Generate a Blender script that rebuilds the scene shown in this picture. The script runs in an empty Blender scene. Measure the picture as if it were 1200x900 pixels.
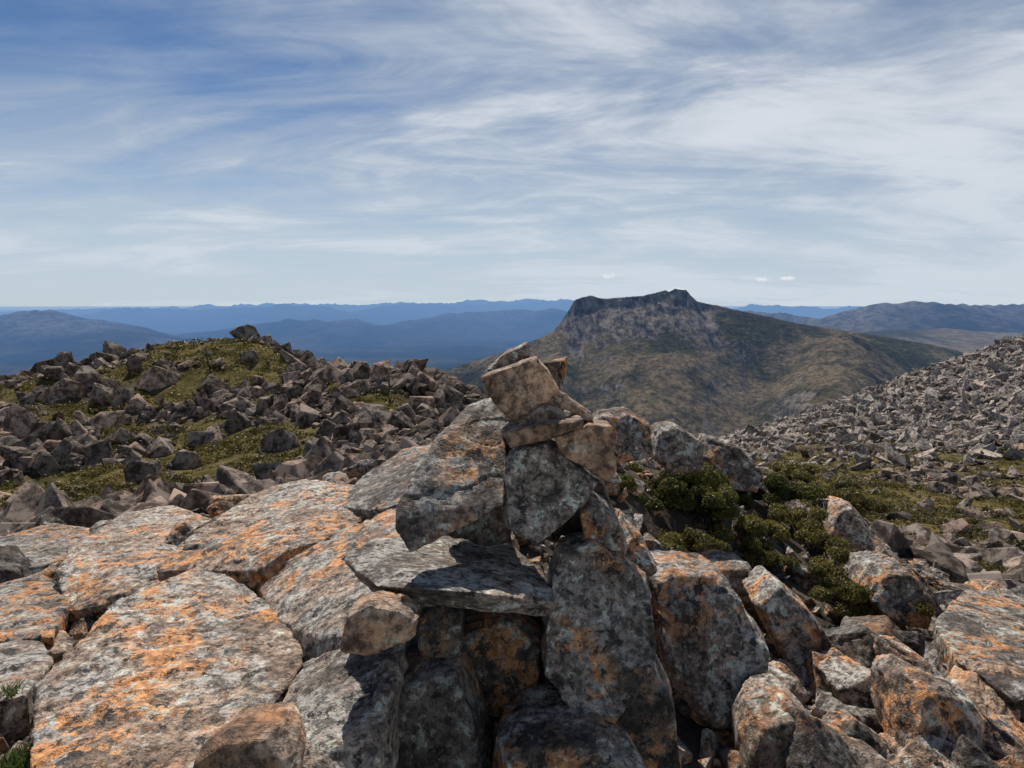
import bpy, bmesh, math, random
import numpy as np
from mathutils import Vector
random.seed(7); rng=np.random.default_rng(11)
EYE=1.65
scene=bpy.context.scene
# ---------------------------------------------------------------- noise
def _h(ix,iy,iz,s):
    h=(ix.astype(np.int64)*374761393+iy.astype(np.int64)*668265263+iz.astype(np.int64)*2147483647+s*144665)&0xffffffff
    h=((h^(h>>13))*1274126177)&0xffffffff
    h=((h^(h>>16))*2246822519)&0xffffffff
    return ((h^(h>>15))&0xffffff)/float(0xffffff)*2-1
def vn(P,s=0):
    i=np.floor(P).astype(np.int64); f=P-i; f=f*f*(3-2*f)
    r=0
    for a in (0,1):
        wa=f[:,0] if a else 1-f[:,0]
        for b in (0,1):
            wb=f[:,1] if b else 1-f[:,1]
            for c in (0,1):
                wc=f[:,2] if c else 1-f[:,2]
                r=r+wa*wb*wc*_h(i[:,0]+a,i[:,1]+b,i[:,2]+c,s)
    return r
def fbm(P,o=4,s=0,g=.5):
    r=0;a=1;t=0
    for k in range(o):
        r=r+a*vn(P*(2.03**k)+k*17.3,s+k); t+=a; a*=g
    return r/t
def fbm2(x,y,sc,o=4,s=0,g=.5):
    return fbm(np.stack([np.ravel(x)/sc,np.ravel(y)/sc,np.zeros(np.size(x))+.37],1),o,s,g).reshape(np.shape(x))
def ridged(x,y,sc,o=4,s=0):
    P=np.stack([np.ravel(x)/sc,np.ravel(y)/sc,np.zeros(np.size(x))+.11],1); r=0;a=1;t=0
    for k in range(o):
        r=r+a*(1-np.abs(vn(P*(2.1**k)+k*9.1,s+k))*2); t+=a; a*=.5
    return (r/t).reshape(np.shape(x))
def sst(a,b,x):
    t=np.clip((x-a)/(b-a),0,1); return t*t*(3-2*t)
# image pixel column and row to world point, at a chosen depth in metres
def p(u,v,d): return (( u-600)/800*d, d, EYE-(v-355)/800*d)
# ---------------------------------------------------------------- mesh helper
def make_mesh(name,V,F,mat,rnd=None,smooth=False,extra=None,parent=None,link=True):
    me=bpy.data.meshes.new(name); V=np.asarray(V,dtype=np.float32); F=np.asarray(F,dtype=np.int32)
    n,k=F.shape
    me.vertices.add(len(V)); me.vertices.foreach_set("co",V.ravel())
    me.loops.add(n*k); me.loops.foreach_set("vertex_index",F.ravel())
    me.polygons.add(n); me.polygons.foreach_set("loop_start",np.arange(0,n*k,k,dtype=np.int32))
    try: me.polygons.foreach_set("loop_total",np.full(n,k,dtype=np.int32))
    except Exception: pass
    me.polygons.foreach_set("use_smooth",np.full(n,smooth,dtype=bool))
    if rnd is not None:
        a=me.attributes.new("rnd",'FLOAT','POINT'); a.data.foreach_set("value",np.asarray(rnd,dtype=np.float32))
    if extra:
        for nm,arr in extra.items():
            a=me.attributes.new(nm,'FLOAT','POINT'); a.data.foreach_set("value",np.asarray(arr,dtype=np.float32))
    me.update(calc_edges=True)
    me.materials.append(mat)
    ob=bpy.data.objects.new(name,me); scene.collection.objects.link(ob)
    if parent: ob.parent=parent
    return ob
# ---------------------------------------------------------------- node helper
class G:
    def __init__(s,nt): s.nt=nt; nt.nodes.clear()
    def n(s,t,**kw):
        nd=s.nt.nodes.new(t)
        ins=kw.pop('ins',{})
        for k,v in kw.items(): setattr(nd,k,v)
        for k,v in ins.items(): s.set(nd.inputs[k],v)
        return nd
    def set(s,sock,v):
        if isinstance(v,bpy.types.NodeSocket): s.nt.links.new(v,sock)
        else:
            if isinstance(v,tuple) and len(v)==3 and sock.type=='RGBA': v=v+(1,)
            sock.default_value=v
    def math(s,op,a,b=0.0,c=0.0,clamp=False):
        nd=s.n('ShaderNodeMath',operation=op,use_clamp=clamp)
        s.set(nd.inputs[0],a); s.set(nd.inputs[1],b); s.set(nd.inputs[2],c); return nd.outputs[0]
    def noise(s,vec,scale,detail=6,rough=.55,dist=0):
        nd=s.n('ShaderNodeTexNoise',ins={'Scale':scale,'Detail':detail,'Roughness':rough,'Distortion':dist})
        s.nt.links.new(vec,nd.inputs['Vector']); return nd.outputs[0]
    def ramp(s,v,a,b):
        nd=s.n('ShaderNodeMapRange',interpolation_type='SMOOTHSTEP',ins={'From Min':a,'From Max':b})
        s.set(nd.inputs['Value'],v); return nd.outputs[0]
    def mix(s,f,a,b,mode='MIX'):
        nd=s.n('ShaderNodeMix',data_type='RGBA',blend_type=mode)
        s.set(nd.inputs[0],f); s.set(nd.inputs[6],a); s.set(nd.inputs[7],b); return nd.outputs[2]
    def attr(s,nm): return s.n('ShaderNodeAttribute',attribute_name=nm).outputs['Fac']
def newmat(nm):
    m=bpy.data.materials.new(nm); m.use_nodes=True; return m,G(m.node_tree)
def finish(g,bsdf,haze=None):
    out=g.n('ShaderNodeOutputMaterial')
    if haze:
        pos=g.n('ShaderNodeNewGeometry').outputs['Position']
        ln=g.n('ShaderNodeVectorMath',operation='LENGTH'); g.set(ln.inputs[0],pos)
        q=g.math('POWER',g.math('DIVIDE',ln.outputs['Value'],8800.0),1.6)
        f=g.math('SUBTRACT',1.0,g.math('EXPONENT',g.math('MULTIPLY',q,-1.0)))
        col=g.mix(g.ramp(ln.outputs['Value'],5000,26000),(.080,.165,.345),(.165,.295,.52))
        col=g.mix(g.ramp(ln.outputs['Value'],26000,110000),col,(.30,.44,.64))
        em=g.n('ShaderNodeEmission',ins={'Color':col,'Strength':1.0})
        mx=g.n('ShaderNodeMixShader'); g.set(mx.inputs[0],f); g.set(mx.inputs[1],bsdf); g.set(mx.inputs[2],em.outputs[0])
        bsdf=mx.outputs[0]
    g.nt.links.new(bsdf,out.inputs['Surface'])
# ---------------------------------------------------------------- materials
def rock_mat(name,lichen=1.0,tone=1.0,orange=1.0,base=None):
    m,g=newmat(name)
    geo=g.n('ShaderNodeNewGeometry'); P=geo.outputs['Position']; nrm=geo.outputs['Normal']
    rnd=g.attr('rnd')
    up=g.n('ShaderNodeSeparateXYZ'); g.set(up.inputs[0],nrm); upz=g.ramp(up.outputs[2],-.1,.8)
    off=g.n('ShaderNodeVectorMath',operation='ADD'); g.set(off.inputs[0],P)
    cx=g.n('ShaderNodeCombineXYZ'); g.set(cx.inputs[0],g.math('MULTIPLY',rnd,37.0)); g.set(cx.inputs[1],g.math('MULTIPLY',rnd,11.0)); g.set(off.inputs[1],cx.outputs[0]); Q=off.outputs[0]
    t=tone
    big=g.noise(Q,3.0,5,.66)
    n1=g.ramp(big,.38,.62)
    if base: c=g.mix(n1,base[0],base[1])
    else:
        c=g.mix(n1,(.062*t,.049*t,.040*t),(.225*t,.178*t,.140*t))
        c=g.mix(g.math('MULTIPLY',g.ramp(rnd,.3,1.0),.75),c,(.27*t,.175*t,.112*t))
    med=g.noise(Q,36,5,.76)
    c=g.mix(.9,c,g.mix(g.ramp(med,.37,.63),(.14,.14,.14),(.86,.86,.86)),'OVERLAY')
    # grey crust, patches on weathered upper sides; also paints lit tops and shaded sides
    gl=g.math('MULTIPLY',g.ramp(g.noise(Q,4.2,6,.70,.3),.495,.55),g.math('MULTIPLY_ADD',upz,.85,.12))
    gcol=g.mix(g.ramp(med,.42,.57),(.13,.122,.108),(.51,.48,.43))
    c=g.mix(g.math('MULTIPLY',gl,.85*lichen),c,gcol)
    # orange
    zone=g.ramp(g.noise(Q,1.9,2,.5),.44,.57)
    ol=g.math('MULTIPLY',g.ramp(g.noise(Q,9,6,.76,.5),.50,.54),zone)
    ocol=g.mix(g.ramp(med,.38,.62),(.34,.15,.055),(.78,.38,.16))
    c=g.mix(g.math('MULTIPLY',ol,.9*orange),c,ocol)
    # black patches and pale crusts share one field
    bf=g.noise(Q,15,6,.78,.4)
    c=g.mix(g.math('MULTIPLY',g.ramp(bf,.56,.585),.92*lichen),c,(.022,.021,.019))
    wz=g.math('MULTIPLY',g.ramp(bf,.438,.42),g.ramp(big,.44,.53))
    c=g.mix(g.math('MULTIPLY',wz,.92*lichen),c,g.mix(g.ramp(med,.4,.6),(.42,.44,.36),(.70,.70,.61)))
    sh=g.math('MULTIPLY_ADD',g.ramp(rnd,0.0,.6),.65,.42); cc=g.n('ShaderNodeCombineColor'); [g.set(cc.inputs[i],sh) for i in range(3)]  # per-stone tone; low values also paint shade into stones set in recesses
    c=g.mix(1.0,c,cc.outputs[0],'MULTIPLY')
    hgt=g.math('ADD',g.math('MULTIPLY',g.noise(Q,13,5,.72),.026),g.math('MULTIPLY',med,.012))
    bp=g.n('ShaderNodeBump',ins={'Strength':1.0,'Distance':1.0}); g.set(bp.inputs['Height'],hgt)
    b=g.n('ShaderNodeBsdfPrincipled',ins={'Roughness':.75}); b.inputs['Specular IOR Level'].default_value=.35
    g.set(b.inputs['Base Color'],c); g.set(b.inputs['Normal'],bp.outputs[0])
    finish(g,b.outputs[0]); return m
def far_rock(name,a,b_,hue):
    m,g=newmat(name); P=g.n('ShaderNodeNewGeometry').outputs['Position']; rnd=g.attr('rnd')
    c=g.mix(rnd,a,b_); n=g.noise(P,2.6,5,.80)
    c=g.mix(g.math('MULTIPLY',g.ramp(rnd,.5,1.0),.6),c,hue)
    c=g.mix(1.0,c,g.mix(g.ramp(n,.41,.59),(.2,.2,.2),(.84,.84,.84)),'OVERLAY')
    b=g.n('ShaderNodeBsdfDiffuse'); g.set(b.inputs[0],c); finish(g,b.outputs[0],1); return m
M_hero=rock_mat("lichened_dolerite",1.0,1.05,1.05)
M_ochre=rock_mat("ochre_dolerite",.4,1.2,.45,((.14,.078,.045),(.40,.245,.145)))
M_slab=rock_mat("lichened_slab",1.0,1.5,1.25)
M_near=rock_mat("weathered_boulders",1.0,1.3,1.05)
M_mid=far_rock("hillside_boulders",(.085,.069,.057),(.25,.21,.178),(.26,.17,.12))
M_scree=far_rock("scree_stone",(.15,.132,.115),(.36,.325,.29),(.34,.265,.21))

def leaf_mat(name,dark,light,haze=None):
    m,g=newmat(name); rnd=g.attr('rnd')
    pos=g.n('ShaderNodeNewGeometry').outputs['Position']
    n=g.ramp(g.noise(pos,2.2,3,.6),.35,.68)
    f=g.math('ADD',g.math('MULTIPLY',rnd,.6),g.math('MULTIPLY',n,.4))
    c=g.mix(f,dark,light)
    c=g.mix(g.math('MULTIPLY',g.ramp(rnd,.93,.97),1.0),c,(.20,.12,.05))
    b=g.n('ShaderNodeBsdfPrincipled',ins={'Roughness':.55}); g.set(b.inputs['Base Color'],c)
    b.inputs['Specular IOR Level'].default_value=.3
    t=g.n('ShaderNodeBsdfTranslucent'); g.set(t.inputs[0],c)
    mx=g.n('ShaderNodeMixShader',ins={0:.35}); g.set(mx.inputs[1],b.outputs[0]); g.set(mx.inputs[2],t.outputs[0])
    finish(g,mx.outputs[0],haze); return m
M_leaf=leaf_mat("shrub_leaves",(.026,.040,.012),(.20,.19,.04))
M_moss=leaf_mat("cushion_leaves",(.05,.055,.014),(.28,.235,.055))
M_heath=leaf_mat("heath_leaves",(.03,.032,.010),(.20,.155,.035),haze=1)
M_grass=leaf_mat("grass_blades",(.05,.08,.015),(.17,.21,.05))
def wood_mat():
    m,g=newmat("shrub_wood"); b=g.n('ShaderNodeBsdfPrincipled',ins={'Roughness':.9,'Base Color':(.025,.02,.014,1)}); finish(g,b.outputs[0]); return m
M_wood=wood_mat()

def ground_mat():
    m,g=newmat("ground_surface")
    pos=g.n('ShaderNodeNewGeometry').outputs['Position']
    ln=g.n('ShaderNodeVectorMath',operation='LENGTH'); g.set(ln.inputs[0],pos); r=ln.outputs['Value']
    veg=g.attr('veg'); rock=g.attr('rock')
    n=g.noise(pos,1.5,8,.72)
    near=g.mix(g.ramp(n,.35,.65),(.04,.033,.026),(.14,.118,.095))
    near=g.mix(veg,near,g.mix(g.ramp(g.noise(pos,.8,5,.7),.35,.65),(.045,.042,.015),(.16,.125,.055)))
    near=g.mix(g.math('MULTIPLY',g.ramp(r,90,130),g.math('SUBTRACT',1.0,veg)),near,g.mix(g.ramp(n,.35,.65),(.09,.08,.068),(.25,.22,.19)))
    f1=g.ramp(g.noise(pos,.0011,7,.62,.3),.42,.62)
    f2=g.ramp(g.noise(pos,.012,5,.7),.35,.65)
    far=g.mix(f1,(.016,.026,.014),(.075,.068,.038))
    sx=g.n('ShaderNodeSeparateXYZ'); g.set(sx.inputs[0],pos)
    moor=g.math('MULTIPLY',g.ramp(sx.outputs[0],900,2000),g.ramp(r,9000,6500))
    far=g.mix(g.math('MULTIPLY',moor,.8),far,g.mix(f1,(.075,.066,.036),(.21,.165,.10)))
    far=g.mix(.6,far,g.mix(f2,(.2,.2,.2),(.8,.8,.8)),'OVERLAY')
    f3=g.ramp(g.noise(pos,.004,6,.7,.4),.61,.67)
    far=g.mix(g.math('MULTIPLY',f3,.5),far,(.18,.15,.10))
    far=g.mix(rock,far,g.mix(f2,(.08,.075,.065),(.27,.24,.205)))
    c=g.mix(g.ramp(r,220,900),near,far)
    bp=g.n('ShaderNodeBump',ins={'Strength':.8,'Distance':1.0}); g.set(bp.inputs['Height'],g.math('MULTIPLY',n,.12))
    b=g.n('ShaderNodeBsdfDiffuse'); g.set(b.inputs[0],c); g.set(b.inputs['Normal'],bp.outputs[0])
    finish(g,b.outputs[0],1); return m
M_ground=ground_mat()
def mountain_mat():
    m,g=newmat("mountain_surface")
    pos=g.n('ShaderNodeNewGeometry').outputs['Position']; rock=g.attr('rock')
    st=g.n('ShaderNodeMapping',ins={'Scale':(1,.35,.6)}); g.set(st.inputs[0],pos); S=st.outputs[0]
    h=g.mix(g.ramp(g.noise(pos,.0035,7,.65,.4),.40,.60),(.060,.058,.030),(.215,.168,.100))
    h=g.mix(g.math('MULTIPLY',g.ramp(g.noise(pos,.006,5,.6),.5,.62),.6),h,(.075,.080,.032))
    h=g.mix(.7,h,g.mix(g.ramp(g.noise(pos,.05,5,.8),.40,.60),(.2,.2,.2),(.82,.82,.82)),'OVERLAY')
    rk=g.mix(g.ramp(g.noise(S,.032,8,.8),.40,.60),(.06,.052,.045),(.32,.28,.235))
    rf=g.math('ADD',rock,g.math('MULTIPLY',g.math('SUBTRACT',g.noise(S,.011,7,.75,.5),.5),2.2))
    c=g.mix(g.ramp(rf,.42,.72),h,rk)
    sc=g.ramp(g.noise(S,.02,7,.8,.3),.665,.70)
    c=g.mix(g.math('MULTIPLY',sc,.7),c,(.40,.35,.29))
    bp=g.n('ShaderNodeBump',ins={'Strength':1.0,'Distance':1.0}); g.set(bp.inputs['Height'],g.math('MULTIPLY',g.noise(pos,.02,9,.76),30.0))
    b=g.n('ShaderNodeBsdfDiffuse'); g.set(b.inputs[0],c); g.set(b.inputs['Normal'],bp.outputs[0])
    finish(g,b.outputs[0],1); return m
M_mtn=mountain_mat()
# ---------------------------------------------------------------- terrain
CP=[(0,0,0),(0,-10,-1),(-12,0,-2.0),(14,0,-2.5),(-6,2,-.3),(5,1,-.45),
 (-1.1,1.8,.30),(-.4,2.4,.28),(1.25,2,.10),(0,2.2,.15),(-2.5,4,.05),(-4.5,6,-.6),(-3.5,7,-.85),(-1.25,5,.15),(-.45,4.5,.52),(.675,4.5,.5),(.2,4.3,.55),
 (1.25,5,.38),(2.25,6,-.1),(2.9,7,-.7),(1.25,4,.05),(2.5,5,-.35),(3.7,5,-.85),(1.5,3,.0),(5,10,-2.1),(6,8,-1.9),(3.0,3.4,-.35),(2,2.6,-.05),
 (15.6,25,-6.2),(6.1,14,-3.1),(22.5,45,-10.2),(22.5,30,-7.7),(37,100,-20),(60,80,-15.5),(60,120,-21),(71,95,-16.5),(12,14,-3.9),
 (127,170,-7.2),(103,165,-14),(80,160,-20.8),(56,150,-25.5),(49,145,-26.8),(185,190,2),(60,230,-60),(130,260,-40),(220,280,-30),(0,200,-60),(28,100,-24),(0,100,-30),(10,60,-16),
 (-6,12,-2.2),(-10.5,14,-3.1),(-6.75,18,-3.3),(-12.5,20,-3.9),(-5,18,-2.9),(-15,30,-4.0),(-6.25,25,-3.1),(-1.5,12,-1.3),(1,12,-2.0),
 (-34,45,-5.2),(-30,45,-3.8),(-25,45,-2.1),(-22.5,45,-1.2),(-17,45,-1.0),(-13,42,-2.2),(-10,40,-2.9),(-6.75,36,-2.1),(-3.4,34,-2.4),(-1.8,32,-3.2),(0,30,-5),(3,30,-7),
 (-20,60,-8),(-35,60,-12),(-5,55,-10),(-50,40,-12),(-60,80,-30),(-20,100,-32),(-200,100,-60),(-100,250,-90),(300,100,-20),(-60,10,-10),(40,5,-8),(90,30,-14)]
C=np.array(CP,float)
def kern(dx,dy): return np.sqrt(dx*dx+dy*dy+.09)
A=kern(C[:,0][:,None]-C[:,0],C[:,1][:,None]-C[:,1]); n_=len(C)
K=np.zeros((n_+1,n_+1)); K[:n_,:n_]=A; K[:n_,n_]=1; K[n_,:n_]=1
W=np.linalg.solve(K,np.append(C[:,2],0))
def near_h(x,y):
    z=np.full(np.shape(x),W[-1],float)
    for i in range(n_): z+=W[i]*kern(x-C[i,0],y-C[i,1])
    r=np.hypot(x,y)
    z+=fbm2(x,y,6,3,5)*np.clip(r/40,0,1)*.9 + fbm2(x,y,.9,3,9)*.07
    return z
def R(*a): return [p(u,v,d*1000) for u,v,d in a]
RANGES=[(R((-250,390,9.5),(-100,380,9.2),(0,368,9),(30,362,9),(60,363,9),(78,368,9),(100,376,8.9),(150,391,8.5),(200,404,8)),1900),
 (R((-300,376,17),(0,384,16),(120,368,18),(160,362,18),(200,365,18),(330,358,18),(420,363,19),(520,357,22),(660,353,24)),3200),
 (R((220,394,12.5),(300,381,12),(340,375,12),(380,372,12),(450,378,12),(560,366,14),(650,359,14)),1900),
 (R((-600,362,34),(0,366,34),(200,361,34),(300,357,35),(400,358,36),(560,353,38),(660,351,40)),6500),
 (R((760,372,10),(870,364,9),(960,373,7.4),(990,366,7.1),(1030,359,7),(1080,355,6.9),(1110,357,6.9),(1200,357,7),(1500,358,7)),1100),
 (R((900,394,4.9),(950,388,5.0),(1100,384,5.2),(1200,388,5),(1500,386,5)),1500),
 (R((60,425,6.4),(130,409,6.6),(180,404,6.4),(240,413,6),(320,432,5.4)),1300),
 (R((860,359,24),(1000,362,24),(1300,360,24)),3500)]
def seg_h(x,y,pts,w,base,ns):
    best=np.full(np.shape(x),-1e9)
    wob=fbm2(x,y,w*.6,5,ns)*.6
    for (x0,y0,z0),(x1,y1,z1) in zip(pts[:-1],pts[1:]):
        dx,dy=x1-x0,y1-y0; L=dx*dx+dy*dy
        t=np.clip(((x-x0)*dx+(y-y0)*dy)/L,0,1)
        d=np.hypot(x-x0-t*dx,y-y0-t*dy)/w
        zt=z0+(z1-z0)*t
        f=np.clip(1-d*(1+wob),0,1); f=f**1.15
        best=np.maximum(best,base+(zt-base)*f)
    return best
def veg_mask(x,y):
    v=np.zeros(np.shape(x))-1
    for cx,cy,rx,ry in [(-9.5,17,6.4,3.2),(-6.0,19,3.8,3),(-13,20.5,4.4,2.2),(-14.6,29,3.4,2.3),(-9.8,24.5,3.2,2.5),(-19.5,42.5,4.8,3.6),(-15.5,39,3.4,4),(-21,37,2.4,1.8),(-5,10.5,1.7,1.3),(-9.5,13.0,3.8,2),(-13,26,2.2,1.4),(-20,31,2.4,1.6),(-4,13,1.8,1.3),(-25,35,2.4,1.5),(-17,34,2.4,1.5),(-10,32,2,1.4),(-6,29,1.6,1.2)]:
        v=np.maximum(v,1-np.hypot((x-cx)/rx,(y-cy)/ry)*.75)
    n=fbm2(x,y,1.9,3,31)*.5
    left=sst(.10,.30,v+n*.9)*(v>-.1)
    az=np.degrees(np.arctan2(x,y)); r=np.hypot(x,y)
    right=sst(-.06,.12,fbm2(x,y,9,4,41)*.9+fbm2(x,y,2.2,3,43)*.7+.13)*sst(16,19,az)*sst(7,11,r)*(1-sst(85,150,r+fbm2(x,y,25,2,4)*44))
    return np.maximum(left,right)
def terrain(x,y):
    r=np.hypot(x,y)
    zn=near_h(x,y); base=-640+fbm2(x,y,2600,5,77)*70
    base=np.where(x>0,base+ sst(.2,.6,x/np.maximum(y,1))*260*sst(2500,4500,r)*(1-sst(9000,20000,r)),base)
    zf=base.copy()
    for i,(pts,w) in enumerate(RANGES): zf=np.maximum(zf,seg_h(x,y,pts,w,base-20,100+i*7))
    amp=(zf-base)
    zf=zf+(ridged(x,y,1100,6,55)-.3)*np.clip(amp,0,350)*.36*np.clip(r/14000,.6,2)+fbm2(x,y,300,4,66)*14
    k=sst(math.log(190),math.log(1300),np.log(np.maximum(r,1)))
    return zn*(1-k)+zf*k, np.clip(amp/350,0,1)*sst(.15,.5,fbm2(x,y,700,4,88)*.5+.35*amp/300)
az=np.radians(np.linspace(-78,78,1100)); rr=np.concatenate([np.exp(np.linspace(math.log(.25),math.log(2500),300))[:-1],np.exp(np.linspace(math.log(2500),math.log(150000),380))])
RR,AZ=np.meshgrid(rr,az,indexing='ij'); X=RR*np.sin(AZ); Y=RR*np.cos(AZ)
Z,RK=terrain(X,Y); VG=np.zeros_like(Z); nm=RR<220; VG[nm]=veg_mask(X[nm],Y[nm])
def gridF(a,b):
    i=np.arange(a*b).reshape(a,b); return np.stack([i[:-1,:-1],i[:-1,1:],i[1:,1:],i[1:,:-1]],-1).reshape(-1,4)
F=gridF(len(rr),len(az))
make_mesh("ground",np.stack([X,Y,Z],-1).reshape(-1,3),F[:,::-1],M_ground,smooth=True,extra={'veg':VG.ravel(),'rock':RK.ravel()})
# ---- mountain
SIL=[(380,500),(440,462),(480,447),(520,434),(560,422),(600,409),(630,397),(648,388),(658,376),(668,360),(672,352),(680,349),(690,346),(705,350),(720,349),(750,347),(768,343),(779,340),(783,342),(790,338),(803,340),(808,346),(816,353),(840,358),(880,367),(930,378),(980,386),(1040,395),(1090,404),(1130,414),(1200,436),(1300,480)]
S3=np.array([p(u,v,3000) for u,v in SIL])
gx=np.linspace(-1300,3000,640); gy=np.concatenate([np.linspace(1250,3100,420),np.linspace(3110,4600,60)])
GX,GY=np.meshgrid(gx,gy,indexing='xy')
wx=GX+fbm2(GX,GY,500,3,12)*60*sst(0,500,3000-GY)
zr=np.interp(wx,S3[:,0],S3[:,2]); yr=3000+fbm2(GX,GX*0,260,3,3)*70
dy=yr-GY; fr=np.clip(dy,0,None); bk=np.clip(-dy,0,None)
plate=sst(190,260,wx)*(1-sst(800,950,wx))
S3_z=np.interp(gx,S3[:,0],S3[:,2])
soft=np.convolve(np.pad(S3_z,30,mode='edge'),np.ones(61)/61,'valid')
zs=np.interp(wx,gx,soft)
prof=plate*46*(1-np.exp(-fr/26))+fr*.38-np.clip(fr-700,0,None)*.10
prof=prof-sst(1000,1500,wx)*fr*.09
zb=zr*np.exp(-fr/140)+zs*(1-np.exp(-fr/140))
MZ=zb-prof-bk*.22
gul=ridged(GX*1.0,GY*.30+GX*.15,240,6,21)
MZ+= -(1-gul)*52*sst(20,350,fr)*(1-.5*sst(1000,1500,GX))+fbm2(GX,GY,90,5,22)*18*sst(0,120,fr)+fbm2(GX,GY,22,3,23)*3.5
MZ+= np.abs(fbm2(GX,GY*.5,38,3,27))*26*plate*sst(0,15,fr)*(1-sst(120,260,fr))
t=np.clip((GY-1500)/1450,0,1); spx=700+t*750; 
MZ+= 120*np.exp(-((GX-spx)/170)**2)*sst(0,.25,t)*(1-sst(.75,1,t))
MZ-= 80*np.exp(-((GX-spx+330)/190)**2)*sst(0,.3,t)*(1-sst(.7,1,t))
edge=np.minimum.reduce([(GX+1300)/300,(3000-GX)/300,(GY-1250)/150,(4600-GY)/300]); MZ-=(1-np.clip(edge,0,1))*400
gyv,gxv=np.gradient(MZ,gy,gx); slope=np.hypot(gyv,gxv)
rock=np.clip(sst(.55,1.1,slope)*.6+plate*(1-sst(40,480,fr))*.8-sst(900,1400,GX)*.5,-.6,1)
make_mesh("mountain",np.stack([GX,GY,MZ],-1).reshape(-1,3),gridF(len(gy),len(gx)),M_mtn,smooth=True,extra={'rock':rock.ravel()})
# ---------------------------------------------------------------- stones
dg=bpy.context.evaluated_depsgraph_get
def hull_mesh(name,pts,vox,disp,rough,unit=1.0,cuts=7,cut=.08):
    bm=bmesh.new()
    for q in pts: bm.verts.new(q)
    bmesh.ops.convex_hull(bm,input=bm.verts)
    bmesh.ops.delete(bm,geom=[v for v in bm.verts if not v.link_faces],context='VERTS')
    bmesh.ops.recalc_face_normals(bm,faces=bm.faces)
    me=bpy.data.meshes.new(name); bm.to_mesh(me); bm.free()
    ob=bpy.data.objects.new(name,me); scene.collection.objects.link(ob)
    md=ob.modifiers.new("r",'REMESH'); md.mode='VOXEL'; md.voxel_size=vox; md.use_smooth_shade=True
    bpy.context.view_layer.update()
    m2=bpy.data.meshes.new_from_object(ob.evaluated_get(dg())); ob.modifiers.clear(); ob.data=m2; m2.name=name
    n=len(m2.vertices); co=np.zeros(n*3,np.float32); m2.vertices.foreach_get("co",co); co=co.reshape(-1,3).astype(float)
    no=np.zeros(n*3,np.float32); m2.vertex_normals.foreach_get("vector",no); no=no.reshape(-1,3)
    s=random.randint(0,999); r_=np.random.default_rng(s)
    c0=co.mean(0)
    # planar breaks: knock corners and edges off along random joint planes
    for i in range(cuts):
        d=r_.normal(0,1,3); d/=np.linalg.norm(d); pr=(co-c0)@d; top=pr.max(); low=pr.min()
        dist=top-(top-low)*r_.uniform(.02,cut)
        pj=pr+unit*.005*fbm(co/unit*9+i,2,s+i)
        co=co-d[None,:]*np.clip(pj-dist,0,None)[:,None]
    c1=co/unit
    f=fbm(c1*5+s,4,s); chips=np.clip(fbm(c1*10+s*2,3,s+5)-.14,0,.35); fl=fbm(c1*30,3,s+9)
    # flaked terraces with crisp risers along a tilted joint direction
    st=0
    for q in range(2):
        tv=r_.normal(0,.45,3); tv[2]+=1 if q==0 else 0; tv[0]+=0 if q==0 else 1
        h_=(c1@tv)*(6 if q==0 else 5)+fbm(c1*3+s+q,3,s+2+q)*2.0
        e=h_-np.floor(h_); st=st+np.where(e<.06,e/.06,1-(e-.06)*.45)-.78
    co=co+no*(unit*(disp*.30*f-disp*1.8*chips+rough*fl+disp*.6*st))[:,None]
    m2.vertices.foreach_set("co",co.astype(np.float32).ravel())
    return ob,m2,co
def hull(name,pts,vox=.009,parent=None,rnd=None,mat=None,disp=.014,rough=.004,cut=.09):
    ob,m2,co=hull_mesh(name,pts,vox,disp,rough,cut=cut); n=len(co)
    a=m2.attributes.new("rnd",'FLOAT','POINT'); a.data.foreach_set("value",np.full(n,random.random() if rnd is None else rnd,np.float32))
    m2.materials.clear(); m2.materials.append(mat or M_hero); m2.polygons.foreach_set("use_smooth",np.ones(len(m2.polygons),bool)); m2.update()
    if parent: ob.parent=parent
    return ob
def blockpts(r):
    """eight corners of a sheared joint block plus a few broken corners"""
    P=[]
    for a in (-1,1):
        for b in (-1,1):
            for c in (-1,1):
                q=np.array([a,b,c])*r.uniform(.50,.92,3)+r.normal(0,.16,3)
                if r.random()<.35:
                    for ax in range(3):
                        q2=q.copy(); q2[ax]*=r.uniform(.3,.7); P.append(q2)
                else: P.append(q)
    return P
def proto(r,vox):
    ob,m2,co=hull_mesh("tmp",blockpts(r),vox,.026,.007,unit=2.6,cuts=5,cut=.15)
    Fq=np.array([list(f.vertices) if len(f.vertices)==4 else list(f.vertices)+[f.vertices[-1]] for f in m2.polygons])
    tri=np.concatenate([Fq[:,[0,1,2]],Fq[:,[0,2,3]]]); bpy.data.objects.remove(ob); return co,tri
P5=[proto(rng,.042) for _ in range(16)]
P4=[proto(rng,.075) for _ in range(20)]
def hullproto(r,n=13,bev=.05):
    bm=bmesh.new()
    for q in (blockpts(r) if bev else [np.sign(q)*np.abs(q)**.5*.7 for q in r.uniform(-1,1,(n,3))]): bm.verts.new(q)
    bmesh.ops.convex_hull(bm,input=bm.verts)
    bmesh.ops.delete(bm,geom=[v for v in bm.verts if not v.link_faces],context='VERTS')
    bmesh.ops.dissolve_limit(bm,angle_limit=.22,verts=bm.verts,edges=bm.edges)
    if bev: bmesh.ops.bevel(bm,geom=bm.edges[:],offset=bev,segments=1,affect='EDGES')
    bmesh.ops.triangulate(bm,faces=bm.faces); bmesh.ops.recalc_face_normals(bm,faces=bm.faces)
    bm.verts.index_update()
    V=np.array([v.co[:] for v in bm.verts]); Fc=np.array([[v.index for v in f.verts] for f in bm.faces]); bm.free(); return V,Fc
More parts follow.
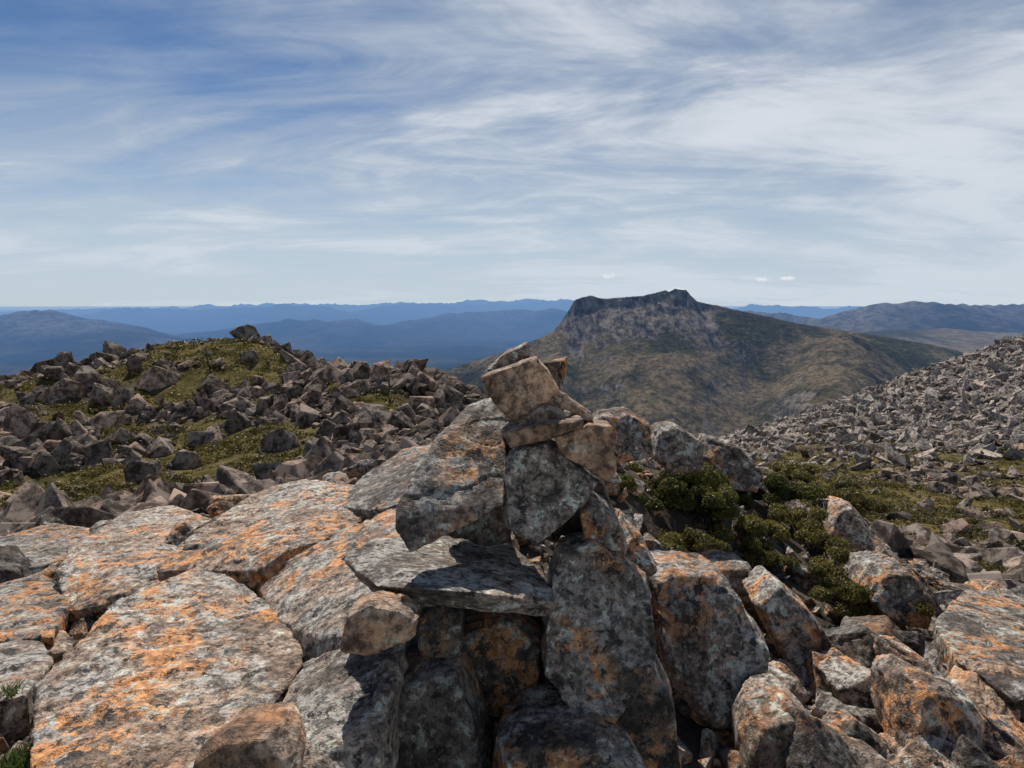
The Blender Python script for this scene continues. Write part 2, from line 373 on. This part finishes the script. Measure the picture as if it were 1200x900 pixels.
PH=[hullproto(rng) for _ in range(36)]+[hullproto(rng,10,0) for _ in range(20)]; PL=[hullproto(rng,11,0) for _ in range(24)]
def merge(name,protos,locs,scales,tilt,mat,smooth,rnds=None,parent=None):
    Vs=[];Fs=[];Rs=[];o=0; n=len(locs); pick=rng.integers(0,len(protos),n)
    if rnds is None: rnds=rng.random(n)
    for i in range(n):
        V,Fc=protos[pick[i]]
        a=rng.uniform(0,6.283); tx,ty=rng.normal(0,tilt,2)
        ca,sa=math.cos(a),math.sin(a)
        Rz=np.array([[ca,-sa,0],[sa,ca,0],[0,0,1]])
        cx,sx_=math.cos(tx),math.sin(tx); cy,sy_=math.cos(ty),math.sin(ty)
        Rt=np.array([[1,0,0],[0,cx,-sx_],[0,sx_,cx]])@np.array([[cy,0,sy_],[0,1,0],[-sy_,0,cy]])
        Vs.append(((V*scales[i])@(Rt@Rz).T)+locs[i]); Fs.append(Fc+o); o+=len(V); Rs.append(np.full(len(V),rnds[i]))
    return make_mesh(name,np.concatenate(Vs),np.concatenate(Fs),mat,np.concatenate(Rs),smooth,parent=parent)
def scatter(n,a0,a1,r0,r1,keep,smin,smax,pw=2.2,flat=(.32,.8),long=1.5):
    a=np.radians(rng.uniform(a0,a1,n)); r=np.exp(rng.uniform(math.log(r0),math.log(r1),n))
    x=r*np.sin(a); y=r*np.cos(a); m=keep(x,y); x=x[m];y=y[m];r=r[m]
    z=near_h(x,y); u=rng.random(len(x))
    s=smin(r)+(smax(r)-smin(r))*u**pw
    sc=np.stack([s*rng.uniform(.85,long,len(s)),s*rng.uniform(.55,1.0,len(s)),s*rng.uniform(flat[0],flat[1],len(s))],1)
    return np.stack([x,y,z+s*.12],1),sc
def keep_near(x,y):
    slab=(x>-1.75)&(x<.75)&(y<3.3); feet=(np.hypot(x,y)<1.5)
    bush=((x>.7)&(x<2.2)&(y>3.5)&(y<6.2)&(rng.random(len(x))<.6))
    return ~(slab|feet|bush)
def keep_big(x,y):
    return keep_near(x,y)&~((x>-.9)&(x<1.3)&(y<6.5))&~((x>.6)&(x<2.6)&(y>3.2)&(y<6.6))&~((x<-.8)&(x>-2.2)&(y<4.6))
L,Sx=scatter(2300,-62,62,1.5,11,keep_near,lambda r:.035+r*.006,lambda r:.22+0*r,2.2)
merge("boulder_field",P4,L,Sx,.55,M_near,True)
L,Sx=scatter(460,-60,60,1.9,9.5,keep_big,lambda r:.12+0*r,lambda r:.34+0*r,2.0)
merge("boulder_field",P5,L,Sx,.55,M_near,True)
L,Sx=scatter(7000,-60,60,1.4,12,lambda x,y:np.hypot(x,y)>0,lambda r:.012+r*.002,lambda r:.07+0*r,2)
merge("stone_rubble",PH,L,Sx,.6,M_near,False)
def keep_hill(x,y):
    v=veg_mask(x,y); return (rng.random(len(x))>v*.96)&(y>6)
L,Sx=scatter(28000,-62,1.5,8,60,keep_hill,lambda r:.04+r*.0022,lambda r:.36+r*.011,4.0,(.35,1.0),1.8)
merge("rocky_hill_boulders",PH,L,Sx,.75,M_mid,False)
def keep_col(x,y):
    v=veg_mask(x,y); return rng.random(len(x))>v*.9
L,Sx=scatter(18000,12,62,8,125,keep_col,lambda r:.05+r*.0020,lambda r:.30+r*.0085,4.0,(.3,.9),1.8)
merge("col_boulders",PH,L,Sx,.5,M_mid,False)
L,Sx=scatter(40000,16,60,74,215,lambda x,y:(rng.random(len(x))<sst(75,145,np.hypot(x,y)+fbm2(x,y,25,2,4)*44))&(rng.random(len(x))>veg_mask(x,y)*.8),lambda r:.22+0*r,lambda r:1.7+0*r,5,(.35,1.0),1.8)
merge("scree_slope",PL,L,Sx,.6,M_scree,False)
# ---------------------------------------------------------------- foliage
def leaves(name,cent,rad,n,size,mat,parent=None,upright=.3):
    cent=np.array(cent,float); rad=np.array(rad,float); k=len(cent)
    w=rad[:,0]*rad[:,1]; idx=rng.choice(k,n,p=w/w.sum())
    d=rng.normal(0,1,(n,3)); d[:,2]=np.abs(d[:,2])*.9-.15; d/=np.linalg.norm(d,axis=1)[:,None]
    sh=.78+.22*rng.random(n)**.6
    pos=cent[idx]+d*rad[idx]*sh[:,None]
    lump=fbm(pos*(.9/np.mean(rad)),3,51); pos+=d*rad[idx]*(lump*.42)[:,None]
    nr=d+rng.normal(0,.75,(n,3)); nr/=np.linalg.norm(nr,axis=1)[:,None]
    t=np.cross(nr,rng.normal(0,1,(n,3))); t/=np.linalg.norm(t,axis=1)[:,None]+1e-9
    t[:,2]+=upright; t/=np.linalg.norm(t,axis=1)[:,None]; b=np.cross(nr,t)
    s=(size*rng.uniform(.6,1.4,n))[:,None]; wd=.42
    V=np.stack([pos-t*s*.1,pos+t*s*.5+b*s*wd,pos+t*s*1.1,pos+t*s*.5-b*s*wd],1).reshape(-1,3)
    rv=np.clip(rng.random(n)*.55+.45*np.clip(.5+lump*1.2,0,1),0,.92); rv=np.where(rng.random(n)<.02,.99,rv)
    return make_mesh(name,V,np.arange(4*n).reshape(-1,4),mat,np.repeat(rv,4),False,parent=parent)
def ico(sub):
    bm=bmesh.new(); bmesh.ops.create_icosphere(bm,subdivisions=sub,radius=1)
    V=np.array([v.co[:] for v in bm.verts]); Fc=np.array([[v.index for v in f.verts] for f in bm.faces]); bm.free(); return V,Fc
U3b,F3b=ico(3)
def shrub(lumps,n,size=.016,mat=None):
    e=bpy.data.objects.new("alpine_shrub",None); scene.collection.objects.link(e)
    c=[];r=[]
    for (x,y,z),rx,rz in lumps:
        for k in range(10):
            q=rng.normal(0,.55,3); rr_=rx*rng.uniform(.25,.5)
            c.append((x+q[0]*rx,y+q[1]*rx,z+abs(q[2])*rz*.7)); r.append((rr_,rr_,rr_*.8))
    leaves("foliage",c,r,n,size,mat or M_leaf,e)
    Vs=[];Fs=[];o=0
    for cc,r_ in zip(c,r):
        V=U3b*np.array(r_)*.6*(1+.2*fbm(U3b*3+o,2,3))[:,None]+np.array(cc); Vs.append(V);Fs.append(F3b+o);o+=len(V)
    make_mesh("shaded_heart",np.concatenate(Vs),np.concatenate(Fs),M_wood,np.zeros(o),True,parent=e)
    Vt=[];Ft=[];o=0
    for i in range(len(c)):
        for k in range(4):
            base=np.array(lumps[i//10][0])+rng.normal(0,.03,3)-np.array([0,0,.1]); tip=np.array(c[i])+rng.normal(0,1,3)*np.array(r[i])*.9; tip[2]=abs(tip[2]-c[i][2])+c[i][2]
            a=.005
            q=[base+(-a,0,0),base+(a,0,0),base+(0,a,0),tip+(-a*.3,0,0),tip+(a*.3,0,0),tip+(0,a*.3,0)]
            Vt+=q; Ft+=[[o,o+1,o+4,o+3],[o+1,o+2,o+5,o+4],[o+2,o,o+3,o+5]]; o+=6
    make_mesh("twigs",np.array(Vt),np.array(Ft),M_wood,np.zeros(o),False,parent=e)
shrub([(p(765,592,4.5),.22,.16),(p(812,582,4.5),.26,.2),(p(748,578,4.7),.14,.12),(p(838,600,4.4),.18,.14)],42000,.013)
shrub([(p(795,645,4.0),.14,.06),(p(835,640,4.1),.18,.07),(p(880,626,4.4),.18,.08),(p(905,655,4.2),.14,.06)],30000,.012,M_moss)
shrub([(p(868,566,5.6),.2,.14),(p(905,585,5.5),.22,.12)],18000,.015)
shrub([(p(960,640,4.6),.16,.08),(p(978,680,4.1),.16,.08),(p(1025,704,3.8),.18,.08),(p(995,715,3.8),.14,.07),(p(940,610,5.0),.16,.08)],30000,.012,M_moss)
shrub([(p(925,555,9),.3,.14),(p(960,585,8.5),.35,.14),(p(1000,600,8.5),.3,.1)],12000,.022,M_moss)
shrub([(p(150,640,6.5),.25,.1),(p(60,640,7),.3,.1)],9000,.022,M_moss)
def grass(name,cent,n,h):
    V=[];Fq=[];rv=[];o=0
    for cx,cy,cz,rad in cent:
        for k in range(n):
            a=rng.uniform(0,6.28); q=rad*rng.random()**.5; b=np.array([cx+q*math.cos(a),cy+q*math.sin(a),cz-.02])
            lean=rng.normal(0,.45,2); hh=h*rng.uniform(.5,1.2); s=rng.uniform(0,6.28); wv=np.array([math.cos(s),math.sin(s),0])*.002
            m_=b+np.array([lean[0]*hh*.3,lean[1]*hh*.3,hh*.6]); t_=b+np.array([lean[0]*hh,lean[1]*hh,hh])
            V+=[b-wv,b+wv,m_+wv,m_-wv,m_-wv,m_+wv,t_+wv*.2,t_-wv*.2]; Fq+=[[o,o+1,o+2,o+3],[o+4,o+5,o+6,o+7]]; o+=8; rv+=[rng.random()*.9]*8
    make_mesh(name,np.array(V),np.array(Fq),M_grass,np.array(rv),False)
grass("grass_tuft",[p(22,892,1.68)+(.04,),p(5,815,2.1)+(.04,)],240,.04)
def carpet(name,n,a0,a1,r0,r1,thr=.35,k=10):
    a=np.radians(rng.uniform(a0,a1,n)); r=np.exp(rng.uniform(math.log(r0),math.log(r1),n)); x=r*np.sin(a);y=r*np.cos(a)
    v=veg_mask(x,y); m=v>thr; x=x[m];y=y[m];r=r[m]; z=near_h(x,y)
    s=.05+r*.0024; n=len(x)
    hump=np.clip(fbm2(x,y,1.3,3,61),-.2,1)*.9
    lump=fbm2(x,y,3.0,2,71)
    Vs=[];Rv=[]
    for j in range(k):
        d=rng.normal(0,1,(n,3)); d[:,2]=np.abs(d[:,2]); d/=np.linalg.norm(d,axis=1)[:,None]
        c=np.stack([x,y,z+hump*.6],1)+d*(s*1.3)[:,None]*np.array([1,1,.7])
        nr=d+rng.normal(0,.5,(n,3)); t=np.cross(nr,rng.normal(0,1,(n,3))); t/=np.linalg.norm(t,axis=1)[:,None]; b=np.cross(nr,t); b/=np.linalg.norm(b,axis=1)[:,None]
        ss=(s*rng.uniform(.3,.6,n))[:,None]
        Vs.append(np.stack([c-t*ss,c+b*ss*.5,c+t*ss,c-b*ss*.5],1)); Rv.append(np.clip(.42+lump*1.3+rng.normal(0,.16,n),0,.92))
    V=np.concatenate(Vs).reshape(-1,3); make_mesh(name,V,np.arange(len(V)).reshape(-1,4),M_heath,np.repeat(np.concatenate(Rv),4),False)
carpet("heath_vegetation",30000,-60,0,9,50)
carpet("heath_vegetation",38000,14,62,8,150)
# ---------------------------------------------------------------- hero stones
def stone(name,out,d,th,front=.86,back=.8,lean=0.0,**kw):
    """angular stone: outline seen at distance d, running back th metres; lean pushes the top back"""
    P=[]
    W_=np.array([p(*(o if len(o)==3 else (o[0],o[1],d))) for o in out]); c=W_.mean(0); zmin=W_[:,2].min()
    W_=c+(W_-c)*np.array([1.03,1,1.03])
    for q in W_:
        ly=(q[2]-zmin)*lean
        P.append(c+(q-c)*np.array([front,1,front])+np.array([0,ly,0]))
        P.append(q+np.array([0,th*.28+ly,0]))
        P.append(c+(q-c)*np.array([back,1,back])+np.array([0,th+ly,0]))
    return hull(name,P,**kw)
def slab(name,top,t,shrink=.95,**kw):
    W_=np.array([p(*o) for o in top]); c=W_.mean(0); W_=c+(W_-c)*1.03; P=list(W_)
    for q in W_: P.append(c+(q-c)*shrink+np.array([0,.05,-t]))
    return hull(name,P,cut=.04,**kw)
E=bpy.data.objects.new("stone_cairn",None); scene.collection.objects.link(E)
k=dict(parent=E,vox=.0055,cut=.045)
ko=dict(k,mat=M_ochre)
stone("capstone",[(566,438),(590,414),(618,402),(622,418),(598,440),(573,450)],2.22,.13,lean=.2,rnd=.5,disp=.006,**k)
stone("upper_block",[(560,444),(600,434),(630,419),(642,434),(656,458),(630,482),(600,494),(578,474)],2.10,.20,front=.95,lean=.1,rnd=.62,disp=.008,**ko)
stone("propped_stone",[(632,424),(665,419),(664,440),(656,460),(640,454)],2.25,.10,rnd=.3,disp=.008,**k)
stone("slanting_stone",[(636,450),(660,460),(697,488),(693,498),(664,490),(634,474)],2.12,.16,lean=.1,front=.95,rnd=.5,disp=.006,**ko)
stone("wedge_stone",[(604,497),(638,475),(672,486),(662,499),(620,502)],2.06,.2,lean=.2,front=.95,rnd=.5,disp=.006,**ko)
stone("flat_stone",[(588,508),(640,497),(684,494),(684,502),(640,516),(598,526)],1.99,.24,lean=.1,front=.97,rnd=.5,disp=.004,**ko)
stone("ochre_block",[(650,514),(690,498),(718,500),(723,552),(712,566),(690,546),(656,532)],2.08,.22,lean=.0,front=.97,rnd=.45,disp=.008,**ko)
stone("leaning_slab",[(462,600,1.88),(498,536,2.05),(545,480,2.30),(577,466,2.36),(594,500,2.26),(592,560,2.1),(588,590,2.0),(548,616,1.93),(482,648,1.84),(466,634,1.84)],2.1,.17,rnd=.40,disp=.011,front=.985,**k)
stone("lichened_stone",[(584,560),(606,530),(640,522),(676,545),(706,580),(690,600),(655,622),(632,648),(590,626)],2.0,.25,lean=.3,rnd=.45,disp=.011,**k)
stone("dark_stone",[(520,585),(560,575),(596,590),(600,640),(560,645),(522,630)],2.16,.25,rnd=.0,**k)  # darkened albedo: recess shade painted into the inner cairn stones
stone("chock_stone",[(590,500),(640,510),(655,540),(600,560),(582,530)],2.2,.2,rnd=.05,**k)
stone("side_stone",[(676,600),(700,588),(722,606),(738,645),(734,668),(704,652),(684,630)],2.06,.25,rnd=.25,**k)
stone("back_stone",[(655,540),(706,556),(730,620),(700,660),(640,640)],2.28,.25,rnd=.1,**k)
slab("base_slab",[(400,652,2.0),(436,632,2.2),(520,626,2.4),(600,638,2.35),(650,690,1.98),(646,706,1.86),(560,694,1.78),(444,686,1.82)],.065,rnd=.45,parent=E,vox=.0055,disp=.01)
stone("small_orange_stone",[(394,766),(402,724),(430,712),(468,718),(487,732),(484,754),(430,774)],1.68,.12,lean=.1,front=.92,rnd=.75,disp=.008,**ko)
stone("right_slab",[(638,765),(650,700),(664,672),(704,664),(778,712),(777,790),(745,832),(712,862),(686,858),(640,806)],1.84,.26,lean=.38,front=.95,rnd=.36,disp=.013,**k)
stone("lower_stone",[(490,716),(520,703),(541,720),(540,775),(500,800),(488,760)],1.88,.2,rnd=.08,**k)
stone("shaded_stone",[(534,735),(600,722),(640,760),(636,825),(580,850),(536,842)],1.96,.25,rnd=.0,**k)  # shade of the lower recess put into the stone colour, neighbours likewise
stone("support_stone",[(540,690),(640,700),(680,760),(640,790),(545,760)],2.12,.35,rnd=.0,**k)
k2=dict(vox=.009,mat=M_hero)
stone("boulder",[(438,910),(448,830),(470,790),(536,795),(556,850),(590,960),(430,960)],1.76,.5,lean=.1,rnd=.05,**k2)
stone("boulder",[(580,900),(615,882),(700,886),(760,906),(770,960),(570,960)],1.66,.3,lean=.2,rnd=.3,**k2)
stone("boulder",[(690,850),(720,790),(770,780),(800,840),(812,960),(690,960)],1.85,.5,lean=.1,rnd=.2,**k2)
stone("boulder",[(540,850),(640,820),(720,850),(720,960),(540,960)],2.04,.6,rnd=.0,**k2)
k3=dict(vox=.008,mat=M_slab,disp=.019)
slab("rock_slab",[(40,905,1.55),(48,800,1.95),(130,712,2.35),(232,664,2.75),(300,690,2.62),(342,722,2.35),(352,772,2.05),(312,846,1.72),(200,930,1.45)],.5,rnd=.62,**k3)
slab("rock_slab",[(306,690,2.62),(340,655,2.75),(400,620,2.95),(470,592,3.1),(486,640,2.6),(440,690,2.2),(420,745,1.95),(358,772,2.02),(346,722,2.32)],.5,rnd=.5,**k3)
slab("rock_slab",[(318,846,1.70),(360,776,2.0),(420,752,1.92),(476,756,1.86),(452,820,1.66),(436,930,1.5),(300,950,1.42)],.5,rnd=.4,**k3)
slab("rock_slab",[(36,815,2.05),(60,786,2.2),(170,682,2.75),(194,682,2.75),(186,700,2.62),(90,780,2.2)],.10,rnd=.5,**k3)
stone("boulder",[(204,970),(214,905),(250,880),(318,876),(344,900),(336,970)],1.38,.15,lean=.2,rnd=.8,vox=.007,mat=M_ochre,disp=.009)
slab("rock_slab",[(184,668,3.1),(230,622,3.5),(300,578,4.0),(352,560,4.2),(424,572,4.0),(440,600,3.5),(360,640,3.0),(300,668,2.95)],.4,rnd=.7,**k3)
kk=dict(vox=.011,mat=M_slab,disp=.02)
slab("boulder",[(68,668,3.2),(84,640,3.6),(116,618,3.9),(206,640,3.6),(204,660,3.2),(150,700,2.9),(76,704,2.9)],.4,rnd=.66,**kk)
slab("boulder",[(-30,700,3.0),(0,684,3.3),(50,672,3.4),(82,700,3.0),(60,745,2.6),(-30,750,2.6)],.35,rnd=.35,**kk)
slab("boulder",[(-40,800,2.3),(-10,750,2.6),(50,750,2.6),(60,775,2.4),(30,812,2.1),(-40,830,2.0)],.35,rnd=.5,**kk)
slab("boulder",[(-40,660,4.2),(0,630,4.8),(60,612,5.2),(108,622,4.8),(90,650,4.1),(20,672,3.8)],.5,rnd=.3,**kk)
kd=dict(vox=.011,mat=M_hero,disp=.02)
slab("boulder",[(396,596,3.6),(420,562,4.1),(472,524,4.6),(510,520,4.6),(520,550,3.6),(470,594,3.2)],.6,rnd=.3,**kd)
slab("boulder",[(495,540,3.8),(516,504,4.4),(544,484,4.6),(580,494,4.2),(570,540,3.4),(510,560,3.3)],.6,rnd=.15,**kd)
slab("boulder",[(110,625,5.0),(150,598,5.5),(210,590,5.6),(250,610,5.0),(190,640,4.4)],.5,rnd=.6,**kk)
kr=dict(vox=.010,mat=M_hero,disp=.018)
stone("boulder",[(772,716),(812,698),(862,702),(902,735),(926,790),(905,850),(840,870),(796,830)],2.35,.45,lean=.5,rnd=.4,**kr)
stone("boulder",[(896,720),(930,700),(962,726),(990,768),(970,800),(930,790)],2.8,.3,lean=.4,rnd=.5,**kr)
stone("boulder",[(886,895),(900,866),(958,854),(990,890),(1000,950),(886,950)],2.05,.3,lean=.3,rnd=.55,**kr)
stone("boulder",[(1028,712),(1050,684),(1094,682),(1112,716),(1090,742),(1040,738)],3.6,.4,lean=.5,rnd=.4,**kr)
stone("boulder",[(976,632),(992,604),(1014,600),(1034,624),(1030,656),(990,660)],4.9,.4,lean=.4,rnd=.8,**kr)
slab("rock_slab",[(1096,730,3.3),(1130,690,3.9),(1220,700,3.9),(1240,800,2.7),(1190,815,2.6),(1120,770,2.9)],.3,rnd=.35,**kr)
stone("boulder",[(1086,845),(1110,828),(1172,846),(1196,880),(1186,950),(1080,930)],2.15,.3,lean=.4,rnd=.6,**kr)
stone("boulder",[(990,820),(1040,804),(1075,835),(1066,880),(1010,880)],2.5,.3,lean=.4,rnd=.75,**kr)
stone("boulder",[(692,520),(700,490),(744,486),(768,502),(772,540),(730,548)],3.3,.3,lean=.4,rnd=.5,**kr)
stone("boulder",[(766,540),(772,508),(800,503),(834,522),(826,556),(790,560)],3.7,.3,lean=.4,rnd=.4,**kr)
stone("boulder",[(826,545),(838,518),(874,526),(902,556),(890,580),(846,578)],4.9,.4,lean=.4,rnd=.5,**kr)
stone("boulder",[(722,660),(738,620),(760,644),(786,690),(780,715),(745,720)],2.6,.3,lean=.4,rnd=.5,**kr)
stone("boulder",[(820,690),(850,670),(890,674),(905,705),(870,715)],3.2,.3,lean=.4,rnd=.35,**kr)
# ---------------------------------------------------------------- sky, sun, camera
AZS,ELS=math.radians(-16),math.radians(51)
w=bpy.data.worlds.new("World"); scene.world=w; w.use_nodes=True; g=G(w.node_tree)
sky=g.n('ShaderNodeTexSky',sky_type='NISHITA'); sky.sun_disc=False; sky.sun_elevation=ELS; sky.sun_rotation=AZS; sky.altitude=1200; sky.air_density=1.0; sky.dust_density=.6; sky.ozone_density=2.5
tc=g.n('ShaderNodeTexCoord').outputs['Generated']; sp=g.n('ShaderNodeSeparateXYZ'); g.set(sp.inputs[0],tc)
zc=g.math('ADD',g.math('MAXIMUM',sp.outputs[2],0.0),.16)
cv=g.n('ShaderNodeCombineXYZ'); g.set(cv.inputs[0],g.math('DIVIDE',sp.outputs[0],zc)); g.set(cv.inputs[1],g.math('DIVIDE',sp.outputs[1],zc))
def mp(rot,s,loc=(0,0,0)):
    m=g.n('ShaderNodeMapping',ins={'Rotation':(0,0,math.radians(rot)),'Scale':s,'Location':loc}); g.set(m.inputs[0],cv.outputs[0]); return m.outputs[0]
n1=g.noise(mp(40,(.8,1.4,1),(3,1,0)),.8,6,.58,.8)
n2=g.noise(mp(32,(.8,1.6,1),(7,2,0)),1.7,6,.62,1.2)
n3=g.noise(mp(0,(.6,.9,1),(1,5,0)),.45,2,.5)
s=g.math('ADD',g.math('MULTIPLY',n1,.6),g.math('MULTIPLY',n2,.28)); s=g.math('ADD',s,g.math('MULTIPLY',n3,.4))
bias=g.math('ADD',g.math('MULTIPLY',sp.outputs[0],.10),g.math('MULTIPLY',sp.outputs[2],-.25))
# the thickest veil hangs high ahead and to the right
dx=g.math('POWER',g.math('DIVIDE',g.math('SUBTRACT',sp.outputs[0],.12),.22),2.0); dz=g.math('POWER',g.math('DIVIDE',g.math('SUBTRACT',sp.outputs[2],.26),.13),2.0)
veil=g.math('EXPONENT',g.math('MULTIPLY',g.math('ADD',dx,dz),-1.0))
s=g.math('ADD',g.math('ADD',s,bias),g.math('MULTIPLY',veil,.09))
mask=g.ramp(s,.41,.69)
low=g.ramp(sp.outputs[2],.30,.0)
skyc=g.mix(1.0,sky.outputs[0],(.42,.54,.66),'MULTIPLY')
cl=g.mix(g.ramp(s,.56,.74),(4.4,5.1,6.0),(7.4,7.7,8.2))
c=g.mix(g.math('MULTIPLY',mask,.9),skyc,cl)
c=g.mix(g.math('MULTIPLY',low,.75),c,(5.7,6.6,7.4))
# a few small cumulus puffs low over the horizon beside the peak
az_=g.math('ARCTAN2',sp.outputs[0],sp.outputs[1]); pn=g.noise(tc,70,4,.6)
tot=None
for a0,e0,wa,we in [(.143,.039,.017,.006),(.344,.033,.022,.004),(.385,.033,.012,.0035),(.235,.018,.016,.004)]:
    da=g.math('POWER',g.math('DIVIDE',g.math('SUBTRACT',az_,a0),wa),2.0); de=g.math('POWER',g.math('DIVIDE',g.math('SUBTRACT',sp.outputs[2],e0),we),2.0)
    q=g.math('SUBTRACT',1.0,g.math('ADD',da,de)); q=g.math('ADD',q,g.math('MULTIPLY',g.math('SUBTRACT',pn,.55),4.0)); q=g.ramp(q,.0,1.2)
    tot=q if tot is None else g.math('MAXIMUM',tot,q)
c=g.mix(g.math('MULTIPLY',tot,.75),c,(8.6,8.7,8.9))
bg=g.n('ShaderNodeBackground',ins={'Strength':.1}); g.set(bg.inputs[0],c)
o=g.n('ShaderNodeOutputWorld'); g.nt.links.new(bg.outputs[0],o.inputs[0])
sd=bpy.data.lights.new("sun",'SUN'); sd.energy=5.0; sd.angle=math.radians(.53); sd.color=(1,.93,.84)
so=bpy.data.objects.new("sun",sd); scene.collection.objects.link(so)
Sv=Vector((math.sin(AZS)*math.cos(ELS),math.cos(AZS)*math.cos(ELS),math.sin(ELS))); so.rotation_euler=Sv.to_track_quat('Z','Y').to_euler(); so.location=(0,0,50)
cd=bpy.data.cameras.new("camera"); cd.lens=24; cd.sensor_width=36; cd.shift_y=-95/1200; cd.clip_start=.05; cd.clip_end=400000
co_=bpy.data.objects.new("camera",cd); scene.collection.objects.link(co_); co_.location=(0,0,EYE); co_.rotation_euler=(math.radians(90),0,0); scene.camera=co_
scene.view_settings.view_transform='Standard'; scene.view_settings.look='None'; scene.view_settings.exposure=0
